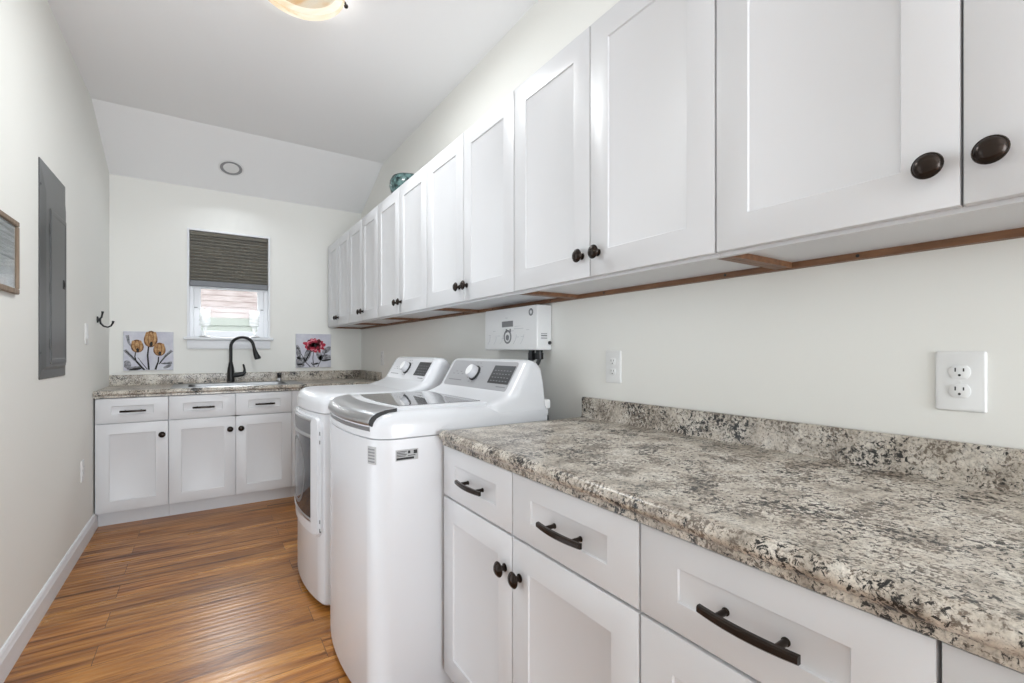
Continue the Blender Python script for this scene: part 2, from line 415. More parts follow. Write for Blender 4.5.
# the neighbour's house seen through the glass
nb = thing('neighbour_house', 'pale neighbouring house with pinkish shingles seen through the window', 'house', (0.4, 8.4, -0.4))
b = MB()
for k in range(13):
    z0 = 2.1 + 0.085 * k
    b.prism([(0.0, z0), (0.03, z0), (0.012 + 0.0, z0 + 0.1), (0, z0 + 0.1)], lambda p: Vector((-3, -p[0] * 1.0 + 0.02 * 0, p[1])), lambda p: Vector((3.5, -p[0] * 1.0, p[1])))
b.box(-3, 0.0, 2.1, 3.5, 0.15, 3.3); b.build('shingle_wall', M['shingle'], nb)
b = MB(); b.box(-3, -0.02, 0, 3.5, 0.15, 1.98); 
for k in range(11): b.box(-3, -0.032, 0.18 * k, 3.5, -0.02, 0.18 * k + 0.168, 0.004)
b.build('siding_wall', M['siding'], nb)
b = MB(); b.box(-3.05, -0.06, 1.98, 3.55, 0.16, 2.10, 0.008); b.build('band_board', M['siding'], nb)
b = MB(); b.prism([(-0.35, 3.15), (1.4, 4.3), (1.4, 4.4), (-0.35, 3.25)], lambda p: Vector((-3.3, p[0], p[1])), lambda p: Vector((3.8, p[0], p[1]))); b.build('roof', M['shingle'], nb)
struct(MB().box(-8, YB + 0.3, -0.5, 8, 14, -0.4).build('ground', M['lawn']))

# ------------------------------------------------------------------ cabinet parts
def shaker(x0, z0, x1, z1, s, th=0.019, rec=0.0045, y0=0.0, sx=None):
    """five-piece door/drawer front in the x-z plane, face at y0, looking towards -y"""
    b = MB()
    def R(ins, y):
        i2 = ins + (sx - s if sx and ins >= s else 0)
        return [Vector((x0 + i2, y0 + y, z0 + ins)), Vector((x1 - i2, y0 + y, z0 + ins)), Vector((x1 - i2, y0 + y, z1 - ins)), Vector((x0 + i2, y0 + y, z1 - ins))]
    b.loft([R(0, th), R(0, 0.0022), R(0.0007, 0.0007), R(0.0022, 0), R(s, 0), R(s + 0.0006, 0.0008), R(s + 0.0022, rec - 0.0006), R(s + 0.0034, rec)])
    return b
def knob(x, z, parent):
    b = MB(); b.lathe([(0.0112, 0.0000), (0.0112, -0.0021), (0.0072, -0.0042), (0.0069, -0.0137), (0.0112, -0.0173), (0.0198, -0.0194), (0.0210, -0.0215), (0.0198, -0.0236), (0.0185, -0.0236), (0.0163, -0.0273), (0.0112, -0.0302), (0.0056, -0.0316), (0.0010, -0.0320)], (x, 0, z), 'y', 28)
    return b.build('knob', M['bronze'], parent, ang=50)
def pull(x, z, parent, L=0.158, rec=0.0045):
    b = MB(); rings = []; n = 16
    for k in range(n + 1):
        u = -1 + 2 * k / n; xx = x + u * L / 2; yy = -0.019 - 0.008 * (1 - u * u); hz = 0.0062 + 0.0010 * (1 - u * u); t = 0.009
        rings.append([Vector((xx, yy, z - hz)), Vector((xx, yy - t * 0.7, z - hz)), Vector((xx, yy - t, z - hz * 0.6)), Vector((xx, yy - t, z + hz * 0.6)), Vector((xx, yy - t * 0.7, z + hz)), Vector((xx, yy, z + hz))])
    b.loft(rings)
    for sx in (-1, 1): b.lathe([(0.0065, rec + 0.001), (0.0065, rec - 0.002), (0.0052, rec - 0.003), (0.0052, -0.027)], (x + sx * L * 0.30, 0, z), 'y', 14)
    return b.build('pull_handle', M['bronze'], parent, ang=40)

def base_cabinet(loc, rz, W, label, drawers, doors, depth=0.625, group=None, pullL=0.152):
    """local frame: x along the run, doors face -y; drawers/doors are lists of (x0, x1, knob side)"""
    t = thing('base_cabinet', label, 'cabinet', loc, rz, group)
    b = MB()
    b.box(0.0, 0.0195, 0.102, 0.018, depth, 0.872); b.box(W - 0.018, 0.0195, 0.102, W, depth, 0.872)
    b.box(0.018, 0.0195, 0.102, W - 0.018, depth - 0.01, 0.118)
    b.box(0.018, depth - 0.01, 0.102, W - 0.018, depth, 0.872)
    b.box(0.018, 0.0195, 0.83, W - 0.018, 0.038, 0.872); b.box(0.018, 0.0195, 0.688, W - 0.018, 0.038, 0.715)
    for x0, x1, k in doors:
        if x0 > 0.05: b.box(x0 - 0.03, 0.0195, 0.118, x0 + 0.03, 0.038, 0.83)
    b.build('carcass', M['cab'], t)
    b = MB(); b.box(0.0, 0.078, 0.0, W, 0.094, 0.102); b.box(0.0, 0.094, 0.0, 0.018, depth, 0.102); b.box(W - 0.018, 0.094, 0.0, W, depth, 0.102)
    b.build('toe_kick', M['cab'], t)
    g = 0.0018
    for x0, x1 in drawers:
        d = shaker(x0 + g, 0.7065, x1 - g, 0.8715, 0.053, sx=0.082).build('drawer_front', M['cab'], t)
        pull((x0 + x1) / 2 + 0.003, 0.783, d, pullL)
    for x0, x1, k in doors:
        d = shaker(x0 + g, 0.105, x1 - g, 0.700, 0.071).build('door', M['cab'], t)
        if k: knob(x0 + 0.036 if k < 0 else x1 - 0.036, 0.606, d)
    return t
XD = 0.680
base_cabinet((XD, 1.464, 0), -PI / 2, 0.861, 'white two-door two-drawer base cabinet beside the washing machine', [(0, 0.4265), (0.4265, 0.861)], [(0, 0.4265, 1), (0.4265, 0.861, -1)], group='white base cabinets under the long counter')
base_cabinet((XD, 0.602, 0), -PI / 2, 0.427, 'white base cabinet with one wide drawer, second along from the washing machine', [(0, 0.427)], [(0, 0.427, 1)], group='white base cabinets under the long counter')
base_cabinet((XD, 0.174, 0), -PI / 2, 0.76, 'white base cabinet at the bottom right corner of the photo, nearest the viewer', [(0, 0.38), (0.38, 0.76)], [(0, 0.38, 1), (0.38, 0.76, -1)], group='white base cabinets under the long counter')
YD = 4.124
base_cabinet((-0.612, YD, 0), 0, 0.396, 'narrow white base cabinet with one door and drawer against the left wall', [(0, 0.396)], [(0, 0.396, 1)], group='white base cabinets under the back counter', pullL=0.142)
base_cabinet((-0.215, YD, 0), 0, 0.80, 'white two-door sink base cabinet under the black faucet', [(0, 0.41), (0.41, 0.80)], [(0, 0.41, 1), (0.41, 0.80, -1)], group='white base cabinets under the back counter', pullL=0.135)
# blind corner filler behind the dryer
t = thing('base_cabinet', 'plain white blind corner cabinet behind the dryer at the end of the back counter', 'cabinet', (0.586, YD, 0), 0, 'white base cabinets under the back counter')
b = MB(); b.box(0, 0.004, 0.102, 0.715, 0.022, 0.872, 0.002); b.box(0, 0.022, 0.102, 0.018, 0.62, 0.872); b.box(0.697, 0.022, 0.102, 0.715, 0.62, 0.872); b.build('carcass', M['cab'], t)
b = MB(); b.box(0, 0.078, 0, 0.715, 0.094, 0.102); b.build('toe_kick', M['cab'], t)

def wall_cabinet(y0, W, label):
    t = thing('wall_cabinet', label, 'cabinet', (0.983, y0, 1.412), -PI / 2, 0, )
    t['group'] = 'white wall cabinets along the right wall'
    D = 0.326; b = MB(); HT = 0.772
    b.box(0, 0.020, 0.0, W, 0.036, 0.038); b.box(0, 0.020, HT - 0.03, W, 0.036, HT)            # frame rails
    b.box(0, 0.020, 0.038, 0.02, 0.036, HT - 0.03); b.box(W - 0.02, 0.020, 0.038, W, 0.036, HT - 0.03)
    b.box(W / 2 - 0.02, 0.020, 0.038, W / 2 + 0.02, 0.036, HT - 0.03)
    b.box(0, 0.036, 0.014, 0.019, D, HT); b.box(W - 0.019, 0.036, 0.014, W, D, HT)
    b.box(0.019, 0.036, 0.014, W - 0.019, D, 0.028); b.box(0.019, 0.036, HT - 0.016, W - 0.019, D, HT)
    b.build('carcass', M['cab'], t)
    for x0 in (0.0005, W - 0.0195):
        b = MB(); b.box(x0, 0.036, 0.0, x0 + 0.019, D - 0.02, 0.014); b.build('side_edge', M['raw_wood'], t)
    b = MB(); b.box(0.0005, D - 0.02, -0.002, W - 0.0005, D, 0.014); rail = b.build('hanging_rail', M['raw_wood'], t)
    for fx in (0.2, 0.8):
        b = MB(); b.lathe([(0.004, 0.001), (0.004, -0.001), (0.002, -0.002)], (W * fx, D - 0.020, 0.006), 'y', 10); b.build('screw', M['slot'], rail)
    g = 0.0018
    for x0, x1, k in ((0, W / 2, 1), (W / 2, W, -1)):
        d = shaker(x0 + g, 0.008, x1 - g, HT + 0.004, 0.074).build('door', M['cab'], t)
        knob(x1 - 0.036 if k > 0 else x0 + 0.036, 0.076, d)
    return t
y = 0.645
wall_cabinet(0.645, 0.84, 'white two-door wall cabinet at the right edge of the photo, nearest the viewer')
wall_cabinet(1.487, 0.841, 'white two-door wall cabinet second from the right, above the start of the long counter')
wall_cabinet(2.326, 0.838, 'white two-door wall cabinet above the white water heater')
wall_cabinet(3.172, 0.845, 'white two-door wall cabinet with the teal bowl on its top')
wall_cabinet(3.935, 0.762, 'white two-door wall cabinet second from the back wall')
wall_cabinet(4.712, 0.776, 'white two-door wall cabinet farthest away, beside the back wall')

# ------------------------------------------------------------------ counters
def counter_profile(depth, lip=0.0455, zt=0.9225):
    """(distance from wall, z): rolled front edge, coved backsplash"""
    p = [(0, zt - 0.019), (0, 1.001), (0.004, 1.005), (0.016, 1.005), (0.020, 1.001), (0.020, zt + 0.012), (0.024, zt + 0.003), (0.032, zt)]
    r = 0.016
    p += [(depth - 0.05, zt), (depth - 0.034, zt + 0.0015)]
    for k in range(7):
        a = PI / 2 - PI * k / 6 * 0.93
        p.append((depth - r - 0.003 + math.cos(a) * (r + 0.003), zt - r + 0.001 + math.sin(a) * (r + 0.0015)))
    p += [(depth - 0.014, zt - lip), (depth - 0.022, zt - lip), (depth - 0.022, zt - 0.019)]
    return p
b = MB(); Y0c, Y1c = 1.449, -0.60
b.prism(counter_profile(0.655), lambda p: Vector((XR - p[0], Y0c, p[1])), lambda p: Vector((XR - p[0], Y1c, p[1])))
# end cap strip under the left end
b.box(0.682, 1.43, 0.8755, XR - 0.03, Y0c, 0.8945)
ct = b.build('countertop', M['granite'], ang=40)
# countertop rests its build-up strip on the cabinets: 0.875
tag(ct, 'long speckled granite-look countertop with backsplash on the right wall', 'countertop')
b = MB()
SX0, SX1, SY0, SY1 = -0.118, 0.588, 4.19, 4.57
pf = counter_profile(0.655)
b2 = [(d, z) for d, z in pf]
dF, dB = YB - SY0, YB - SY1
front = [(dF, 0.90), (dF, 0.9225)] + [q for q in pf if q[0] > 0.60]
backp = [q for q in pf[:8]] + [(dB, 0.9225), (dB, 0.90)]
f = lambda X: (lambda p: Vector((X, YB - p[0], p[1])))
XA, XB = XL + 0.001, XR - 0.001
b.prism(front, f(XA), f(XB)); b.prism(backp, f(XA), f(XB))
b.box(XA, SY0, 0.90, SX0, SY1, 0.9225); b.box(SX1, SY0, 0.90, XB, SY1, 0.9225)
b.box(XB - 0.02, 4.105, 0.9225, XB, YB - 0.02, 1.005, 0.003, 2)
tag(b.build('countertop', M['granite'], ang=40), 'granite-look back countertop with the sink, under the window', 'countertop')
# drop-in sink
t = thing('kitchen_sink', 'stainless steel drop-in sink set in the back countertop below the faucet', 'sink', (0.235, 4.425, 0.9227))
def rr3(hx, hy, r, z, cy=0): return [Vector((x, y, z)) for x, y in rrect(0, cy, hx, hy, r)]
b = MB(); b.loft([rr3(0.445, 0.265, 0.03, 0.0002), rr3(0.445, 0.265, 0.03, 0.002), rr3(0.441, 0.261, 0.03, 0.004), rr3(0.345, 0.185, 0.05, 0.0035, -0.045), rr3(0.340, 0.18, 0.05, 0.002, -0.045), rr3(0.330, 0.17, 0.06, -0.15, -0.045), rr3(0.29, 0.13, 0.06, -0.17, -0.045)], cap0=False)
b.build('basin', M['steel'], t)
b = MB(); b.lathe([(0.045, -0.1695), (0.043, -0.167), (0.03, -0.169), (0.02, -0.1685)], (0, -0.045, 0), n=20); b.build('drain', M['chrome'], t)
for x in (-0.40,):
    b = MB(); b.lathe([(0.016, 0.008), (0.016, 0.014), (0.012, 0.017)], (x, 0.215, 0), n=16); b.build('dark_reflection', M['black'], t)  # black disc stands in for a dark reflection on the rim

# faucet
FZ = 0.9312
t = thing('faucet', 'matte black gooseneck pull-down kitchen faucet behind the sink', 'faucet', (0.185, 4.655, FZ))
b = MB(); b.lathe([(0.030, 0), (0.031, 0.006), (0.028, 0.012), (0.026, 0.05), (0.027, 0.09), (0.024, 0.115), (0.017, 0.150), (0.0135, 0.17)], n=24); b.build('body', M['black'], t)
pts = [(0, 0, 0.16), (0, 0, 0.24), (0, 0, 0.298)]
R = 0.083
for k in range(1, 15):
    a = PI - k / 14 * PI * 0.93
    pts.append((R + R * math.cos(a), -0.35 * (R + R * math.cos(a)), 0.298 + R * math.sin(a)))
x, yy, z = pts[-1]; pts.append((x + 0.006, yy - 0.003, z - 0.03))
b = MB(); b.tube(pts, 0.0125, 14); b.build('gooseneck', M['black'], t)
x, yy, z = pts[-1]
b = MB(); b.tube([(x, yy, z), (x + 0.004, yy - 0.002, z - 0.02), (x + 0.014, yy - 0.005, z - 0.055), (x + 0.026, yy - 0.009, z - 0.085), (x + 0.028, yy - 0.010, z - 0.093)], [0.0135, 0.016, 0.021, 0.026, 0.022], 16); b.build('spray_head', M['black'], t)
b = MB(); b.tube([(0.015, 0, 0.055), (0.06, -0.005, 0.06), (0.088, -0.01, 0.066), (0.1, -0.012, 0.075), (0.101, -0.012, 0.105), (0.095, -0.012, 0.135), (0.09, -0.012, 0.15)], [0.022, 0.021, 0.019, 0.014, 0.0085, 0.008, 0.006], 14); b.build('lever_handle', M['black'], t)
t = thing('soap_dispenser', 'short black soap dispenser to the right of the faucet', 'soap dispenser', (0.557, 4.655, FZ))
b = MB(); b.lathe([(0.024, 0), (0.024, 0.008), (0.017, 0.014), (0.015, 0.022)], n=20); b.build('base', M['chrome'], t)
b = MB(); b.lathe([(0.014, 0.018), (0.016, 0.026), (0.018, 0.06), (0.016, 0.066), (0.003, 0.068)], n=20); b.tube([(0, 0, 0.055), (0, -0.045, 0.06), (0, -0.06, 0.052)], [0.007, 0.006, 0.005], 10); b.build('pump', M['black'], t)

# ------------------------------------------------------------------ washer and dryer
HWD, DP = 0.343, 0.732
def bow(y): return 0.048 * min(1.0, abs(y) / HWD) ** 2.2
def outline(ins, z, n=26, r=0.06):
    """machine footprint, bowed front towards -x, inset by ins"""
    h = HWD - ins; pts = []
    for k in range(n + 1):
        yv = -1 + 2 * k / n
        yv = math.copysign(1 - (1 - abs(yv)) ** 1.25, yv)      # more points to the corners
        yy = yv * h; e = max(0.0, abs(yy) - (h - r)) / r
        pts.append(Vector((bow(yy * HWD / h) + ins + r * 0.8 * (1 - math.sqrt(max(0, 1 - e * e))), yy, z)))
    pts.append(Vector((DP - ins * 0.3 - 0.01, h, z))); pts.append(Vector((DP - ins * 0.3, h - 0.012, z)))
    pts.append(Vector((DP - ins * 0.3, -h + 0.012, z))); pts.append(Vector((DP - ins * 0.3 - 0.01, -h, z)))
    return pts
def bowpatch(b, y0, y1, z0, z1, off, th, r=0.0, n=20, cr=0.0):
    """curved slab hugging the bowed front; off = distance in front of it"""
    m = max(2, int(n))
    cz, hz = (z0 + z1) / 2, (z1 - z0) / 2
    ys = [y0 + (y1 - y0) * k / m for k in range(m + 1)]
    if r: ys = sorted(set(ys + [y0 + r * q for q in (0.03, 0.12, 0.3, 0.6, 1)] + [y1 - r * q for q in (0.03, 0.12, 0.3, 0.6, 1)]))
    rings = []
    for yy in ys:
        d = 0.0
        if r:
            q = max(0, r - (yy - y0), r - (y1 - yy)); d = r - math.sqrt(max(0, r * r - q * q))
        zz0, zz1 = z0 + d, z1 - d
        if zz1 - zz0 < 0.002: zz0, zz1 = cz - 0.001, cz + 0.001
        q = max(0.0, abs(yy) - (HWD - cr)) / cr if cr else 0.0
        x = bow(yy) - off + cr * 0.8 * (1 - math.sqrt(max(0.0, 1 - q * q))); e = min(0.003, th * 0.3)
        rings.append([Vector((x + th, yy, zz0)), Vector((x + e, yy, zz0)), Vector((x, yy, zz0 + e)), Vector((x, yy, zz1 - e)), Vector((x + e, yy, zz1)), Vector((x + th, yy, zz1))])
    b.loft(rings)
def text_bars(b, o, ux, uz, rows):
    """little printed strokes: rows of (x, z, w, h) on the plane o + x*ux + z*uz"""
    n = ux.cross(uz).normalized()
    for x, z, wd, ht in rows:
        q = [o + ux * x + uz * z, o + ux * (x + wd) + uz * z, o + ux * (x + wd) + uz * (z + ht), o + ux * x + uz * (z + ht)]
        b.loft([[p - n * 0.0004 for p in q], [p + n * 0.0006 for p in q]])
PROF = [(0.445, 0.992), (0.50, 1.008), (0.535, 1.022), (0.553, 1.034), (0.620, 1.146), (0.632, 1.155), (0.650, 1.158), (0.672, 1.153), (0.690, 1.135), (0.702, 1.08), (0.718, 0.965), (0.720, 0.930), (0.445, 0.930)]
def machine(t, cdx, panel_mat, pname, cr=0.06):
    # feet and plinth shadow gap
    for fx, fy in ((0.10, -0.27), (0.10, 0.27), (0.64, -0.27), (0.64, 0.27)):
        b = MB(); b.lathe([(0.022, 0), (0.022, 0.012), (0.012, 0.014), (0.012, 0.03)], (fx, fy, 0), n=16); b.build('foot', M['rubber'], t)
    b = MB(); b.loft([outline(0.016, 0.022, r=cr), outline(0.004, 0.026, r=cr), outline(0.0, 0.034, r=cr), outline(0.0, 0.880, r=cr), outline(0.0, 0.902, r=cr), outline(0.006, 0.904, r=cr)])
    b.build('body', M['enamel'], t, ang=30)
    b = MB(); b.loft([outline(0.004, 0.9045, r=cr), outline(-0.001, 0.907, r=cr), outline(-0.001, 0.945, r=cr), outline(0.002, 0.958, r=cr), outline(0.008, 0.970, r=cr), outline(0.018, 0.980, r=cr), outline(0.030, 0.987, r=cr), outline(0.045, 0.991, r=cr), outline(0.07, 0.993, r=cr)])
    b.build('top_cover', M['enamel'], t, ang=60)
    # control console, rounded at both ends
    b = MB(); rings = []
    for yy, s in ((-0.340, 0.70), (-0.339, 0.80), (-0.334, 0.88), (-0.324, 0.945), (-0.310, 0.982), (-0.29, 1), (0, 1), (0.29, 1), (0.310, 0.982), (0.324, 0.945), (0.334, 0.88), (0.339, 0.80), (0.340, 0.70)):
        rings.append([Vector((cdx + 0.66 + (px - 0.66) * s, yy, 0.93 + (pz - 0.93) * (s * 0.6 + 0.4))) for px, pz in PROF])
    b.loft(rings); con = b.build('console', M['enamel'], t, ang=50)
    # slanted control panel
    p0, p1 = Vector((0.553 + cdx, 0, 1.034)), Vector((0.620 + cdx, 0, 1.146))
    up = (p1 - p0).normalized(); nrm = Vector((-up.z, 0, up.x)); L = (p1 - p0).length
    def on(yy, s, off=0.0): return p0 + up * (s * L) + nrm * off + Vector((0, yy, 0))
    b = MB(); sh = rrect(0, 0.5, 0.283, 0.50, 0.03)
    sh = [(yy, s) for yy, s in rrect(0, L / 2, 0.283, L / 2 + 0.001, 0.014)]
    b.loft([[on(yy, s / L, -0.001) for yy, s in sh], [on(yy, s / L, 0.0022) for yy, s in sh]]); pan = b.build(pname, panel_mat, t)
    # display on the near side, knob in the middle
    b = MB(); b.loft([[on(yy, s, 0.001) for yy, s in ((-0.278, 0.22), (-0.118, 0.22), (-0.118, 0.86), (-0.278, 0.86))], [on(yy, s, 0.0032) for yy, s in ((-0.278, 0.22), (-0.118, 0.22), (-0.118, 0.86), (-0.278, 0.86))]])
    disp = b.build('display', M['display'], pan)
    b = MB(); rows = []
    for r_ in range(4):
        for c_ in range(6): rows.append((-0.262 + c_ * 0.023, 0.30 * L + r_ * 0.016, 0.012, 0.003))
    text_bars(b, on(0, 0, 0.0034), Vector((0, 1, 0)), up, rows); b.build('display_print', M['grey_text'], disp)
    b = MB(); rows = [(-0.27, 0.10 * L, 0.07, 0.0045)]
    for a in range(10):
        aa = a / 10 * 2 * PI; rows.append((0.03 + 0.05 * math.cos(aa) - 0.006, 0.55 * L + 0.05 * math.sin(aa), 0.012, 0.0025))
    for k in range(5): rows.append((0.13 + 0.022 * k, 0.45 * L + (k % 2) * 0.012, 0.016, 0.0025))
    rows.append((0.12, 0.2 * L, 0.13, 0.004))
    text_bars(b, on(0, 0, 0.0024), Vector((0, 1, 0)), up, rows); b.build('panel_print', M['grey_text'], pan)
    kb = Vector(on(0.022, 0.52, 0.002)); ax = (nrm, Vector((0, 1, 0)), up)
    b = MB(); b.lathe([(0.036, 0), (0.036, 0.006), (0.030, 0.008)], kb, ax, 28); b.build('knob_ring', M['slot'], pan)
    b = MB(); b.lathe([(0.030, 0.006), (0.030, 0.012), (0.0275, 0.034), (0.025, 0.037), (0.001, 0.0375)], kb, ax, 28, ); kn = b.build('dial_knob', M['silver_light'], pan)
    b = MB(); b.lathe([(0.0245, 0.037), (0.023, 0.0385), (0.001, 0.039)], kb, ax, 28); b.build('knob_face', M['plastic'], kn)
    return on
WX, WYc = 0.420, 1.831
t = thing('washing_machine', 'white top-load washing machine with smoked glass lid beside the long counter', 'washing machine', (WX, WYc, 0))
machine(t, 0.01, M['silver'], 'control_panel')
# lid: white frame, smoked glass
def lidring(x0, x1, h, z, r=0.03):
    pts = []
    n = 14
    for k in range(n + 1):
        yy = -h + 2 * h * k / n; pts.append(Vector((x0 + bow(yy) * 0.85, yy, z)))
    pts += [Vector((x1, h, z)), Vector((x1, -h, z))]
    return pts
b = MB(); b.loft([lidring(0.085, 0.478, 0.292, 0.990), lidring(0.085, 0.478, 0.292, 0.998), lidring(0.089, 0.475, 0.288, 1.0005)]); lid = b.build('lid', M['enamel'], t)
b = MB(); b.loft([lidring(0.126, 0.468, 0.252, 0.9995), lidring(0.126, 0.468, 0.252, 1.0025)]); gl = b.build('lid_glass', M['lid_glass'], lid)
# metallic front handle band
b = MB(); rings = []
sec = [(0.030, 0.944), (0.006, 0.944), (-0.006, 0.949), (-0.010, 0.958), (-0.007, 0.969), (0.002, 0.980), (0.018, 0.990), (0.045, 0.9975), (0.084, 1.002), (0.084, 0.985), (0.030, 0.96)]
n = 24
for k in range(n + 1):
    yy = -0.296 + 0.600 * k / n
    e = max(0, abs(yy + 0.0) - 0.25) / 0.05
    lift = 0.0
    rings.append([Vector((bow(yy) + sx, yy, sz)) for sx, sz in sec])
b.loft(rings); b.build('lid_handle', M['handle_metal'], lid, ang=60)
b = MB(); b.loft([[Vector((bow(yy) + sx + 0.0005, yy, sz - 0.0015)) for sx, sz in sec] for yy in (-0.3005, -0.2962)]); b.build('handle_gap', M['slot'], lid)
b = MB(); bowpatch(b, -0.29, 0.298, 0.926, 0.9445, 0.002, 0.02); b.build('handle_recess_shadow', M['mesh_grey'], t)  # grey strip paints the shadow in the recess under the handle
# stickers
b = MB(); bowpatch(b, -0.313, -0.277, 0.822, 0.880, 0.0012, 0.004, n=8, cr=0.06); fs = b.build('front_sticker', M['sticker'], t)
b = MB()
for k in range(5): bowpatch(b, -0.309, -0.281, 0.828 + 0.010 * k, 0.833 + 0.010 * k, 0.0018, 0.003, n=6, cr=0.06)
b.build('sticker_print', M['grey_text'], fs)
st = MB(); st.box(0.100, -HWD - 0.0012, 0.832, 0.178, -HWD + 0.001, 0.868); sk = st.build('side_sticker', M['sticker'], t)
b = MB(); text_bars(b, Vector((0.100, -HWD - 0.0012, 0.832)), Vector((1, 0, 0)), Vector((0, 0, 1)), [(0.003, 0.003, 0.06, 0.007), (0.004, 0.014, 0.03, 0.002), (0.004, 0.019, 0.034, 0.002), (0.004, 0.024, 0.028, 0.002), (0.004, 0.029, 0.034, 0.002), (0.042, 0.022, 0.008, 0.009), (0.062, 0.020, 0.012, 0.012), (0.042, 0.014, 0.026, 0.002)]); b.build('sticker_print', M['slot'], sk)
# drain hose clip at the back
b = MB(); b.box(0.722, -0.320, 0.957, 0.760, -0.285, 0.997, 0.008, 2); b.box(0.735, -0.315, 0.93, 0.752, -0.292, 0.957, 0.004); b.build('hose_clip', M['plastic'], t)
b = MB(); b.tube([(0.745, -0.303, 0.94), (0.752, -0.303, 0.85), (0.752, -0.303, 0.5), (0.752, -0.29, 0.05)], 0.012, 10); b.build('drain_hose', M['hose'], t)

DYc = 2.594
DX = 0.410
t = thing('clothes_dryer', 'white front-load dryer with dark glass door standing beyond the washing machine', 'dryer', (DX, DYc, 0))
machine(t, -0.010, M['silver_light'], 'control_panel', 0.03)  # paler panel colour stands in for the silver's brighter reflection
b = MB(); bowpatch(b, -0.322, 0.325, 0.330, 0.886, 0.010, 0.016, 0.05, 24); door = b.build('door', M['enamel'], t, ang=40)
b = MB(); bowpatch(b, -0.246, 0.318, 0.797, 0.864, 0.0125, 0.006, 0.008, 16); b.build('handle_band', M['mesh_grey'], door)
b = MB(); bowpatch(b, -0.250, 0.322, 0.862, 0.873, 0.017, 0.010, 0, 16); b.build('trim_strip', M['chrome'], door)
b = MB(); bowpatch(b, -0.250, 0.322, 0.783, 0.798, 0.018, 0.012, 0, 16); b.build('trim_strip', M['chrome'], door)
b = MB(); bowpatch(b, -0.246, 0.318, 0.402, 0.782, 0.0125, 0.006, 0.03, 18); glass = b.build('door_glass', M['dark_glass'], door)
b = MB(); bowpatch(b, -0.252, 0.322, 0.386, 0.400, 0.016, 0.010, 0, 16); b.build('trim_strip', M['chrome'], door)
# round porthole ring in the glass, seen as a paler circle
b = MB(); NR = 48
ins = lambda yy, zz: True
for k in range(NR):
    a0, a1 = 2 * PI * k / NR, 2 * PI * (k + 1) / NR
    q = [(0.03 + rr_ * math.cos(a), 0.592 + rr_ * math.sin(a)) for rr_, a in ((0.152, a0), (0.170, a0), (0.170, a1), (0.152, a1))]
    if all(ins(*p) for p in q):
        b.loft([[Vector((bow(yy) - 0.0118, yy, zz)) for yy, zz in q], [Vector((bow(yy) - 0.0132, yy, zz)) for yy, zz in q]])
b.build('porthole_ring', M['mesh_grey'], glass)
b = MB(); bowpatch(b, -0.314, -0.246, 0.345, 0.884, 0.021, 0.018, 0.025, 10); b.build('door_handle', M['enamel'], door, ang=40)
for z in (0.765, 0.805, 0.400, 0.360):
    b = MB(); bowpatch(b, -0.3195, -0.3135, z, z + 0.018, 0.0112, 0.004, 0, 2); b.build('hinge_slot', M['slot'], door)
bb = MB(); bowpatch(bb, 0.255, 0.280, 0.925, 0.937, 0.0022, 0.002, 0.004, 4); bb.build('badge', M['grey_text'], t)

# ------------------------------------------------------------------ tankless water heater on the right wall
HX0, HY0, HY1, HZ0, HZ1 = 1.227, 1.671, 2.132, 1.197, 1.4005
t = thing('water_heater', 'small white wall-hung tankless water heater above the washing machine', 'water heater', (XR, (HY0 + HY1) / 2, HZ0))
hy = (HY1 - HY0) / 2; hx = HX0 - XR
b = MB(); b.box(hx, -hy, 0.0, -0.0005, hy, HZ1 - HZ0, 0.007, 3); case = b.build('case', M['plastic'], t)
ey = Vector((0, -1, 0)); ez = Vector((0, 0, 1))
def HF(Y, Z): return Vector((hx, Y - (HY0 + HY1) / 2, Z - HZ0))
b = MB(); b.box(hx - 0.0015, 1.864 - 1.9015, 1.310 - HZ0, hx + 0.002, 1.963 - 1.9015, 1.338 - HZ0, 0.001); b.build('display', M['grey_text'], t)
b = MB()
b.lathe([(0.034, 0.001), (0.034, -0.0015), (0.025, -0.0015), (0.025, 0.001)], HF(1.912, 1.262), 'x', 24, False, False)
b.lathe([(0.014, 0.001), (0.014, -0.002), (0.001, -0.0025)], HF(1.912, 1.258), 'x', 20)
for dy in (-0.024, 0.010): b.box(hx - 0.0015, 0.0105 + dy - 0.006, 1.283 - HZ0, hx + 0.001, 0.0105 + dy + 0.006, 1.300 - HZ0, 0.001)
b.build('dial', M['grey_text'], t)
b = MB(); b.lathe([(0.017, 0.001), (0.017, -0.001), (0.009, -0.001), (0.009, 0.001)], HF(1.717, 1.369), 'x', 24, False, False); b.build('round_badge', M['grey_text'], t)
b = MB()
random.seed(3)
M['faint'] = mat('pale_grey_print', srgb(205, 206, 208), 0.5)
rows = []
for k in range(9): rows.append((-0.19 + k * 0.042, 0.075 + 0.02 * math.sin(k * 1.7), 0.026, 0.0025))
rows += [(0.045, 0.10, 0.08, 0.003), (0.05, 0.112, 0.05, 0.002), (-0.03, 0.155, 0.02, 0.003)]
text_bars(b, Vector((hx, 0, 0)), ey, ez, rows)
for k in range(6):   # faint stems of the printed ornament
    x0 = -0.2 + 0.06 * k
    b.tube([(hx - 0.0003, -x0, 0.03), (hx - 0.0003, -(x0 + 0.02), 0.05), (hx - 0.0003, -(x0 + 0.03), 0.075)], 0.0012, 6)
b.build('case_print', M['faint'], t)
b = MB(); text_bars(b, Vector((0, -hy, 0)), Vector((1, 0, 0)), ez, [(hx + 0.022, 0.062, 0.034, 0.006), (hx + 0.022, 0.052, 0.034, 0.004), (hx + 0.022, 0.072, 0.034, 0.003)]); b.build('side_label', M['grey_text'], t)
b = MB(); b.lathe([(0.008, 0.001), (0.008, -0.006), (0.005, -0.008)], (hx + 0.069, -hy, 0.033), 'y', 14); b.build('side_knob', M['slot'], t)
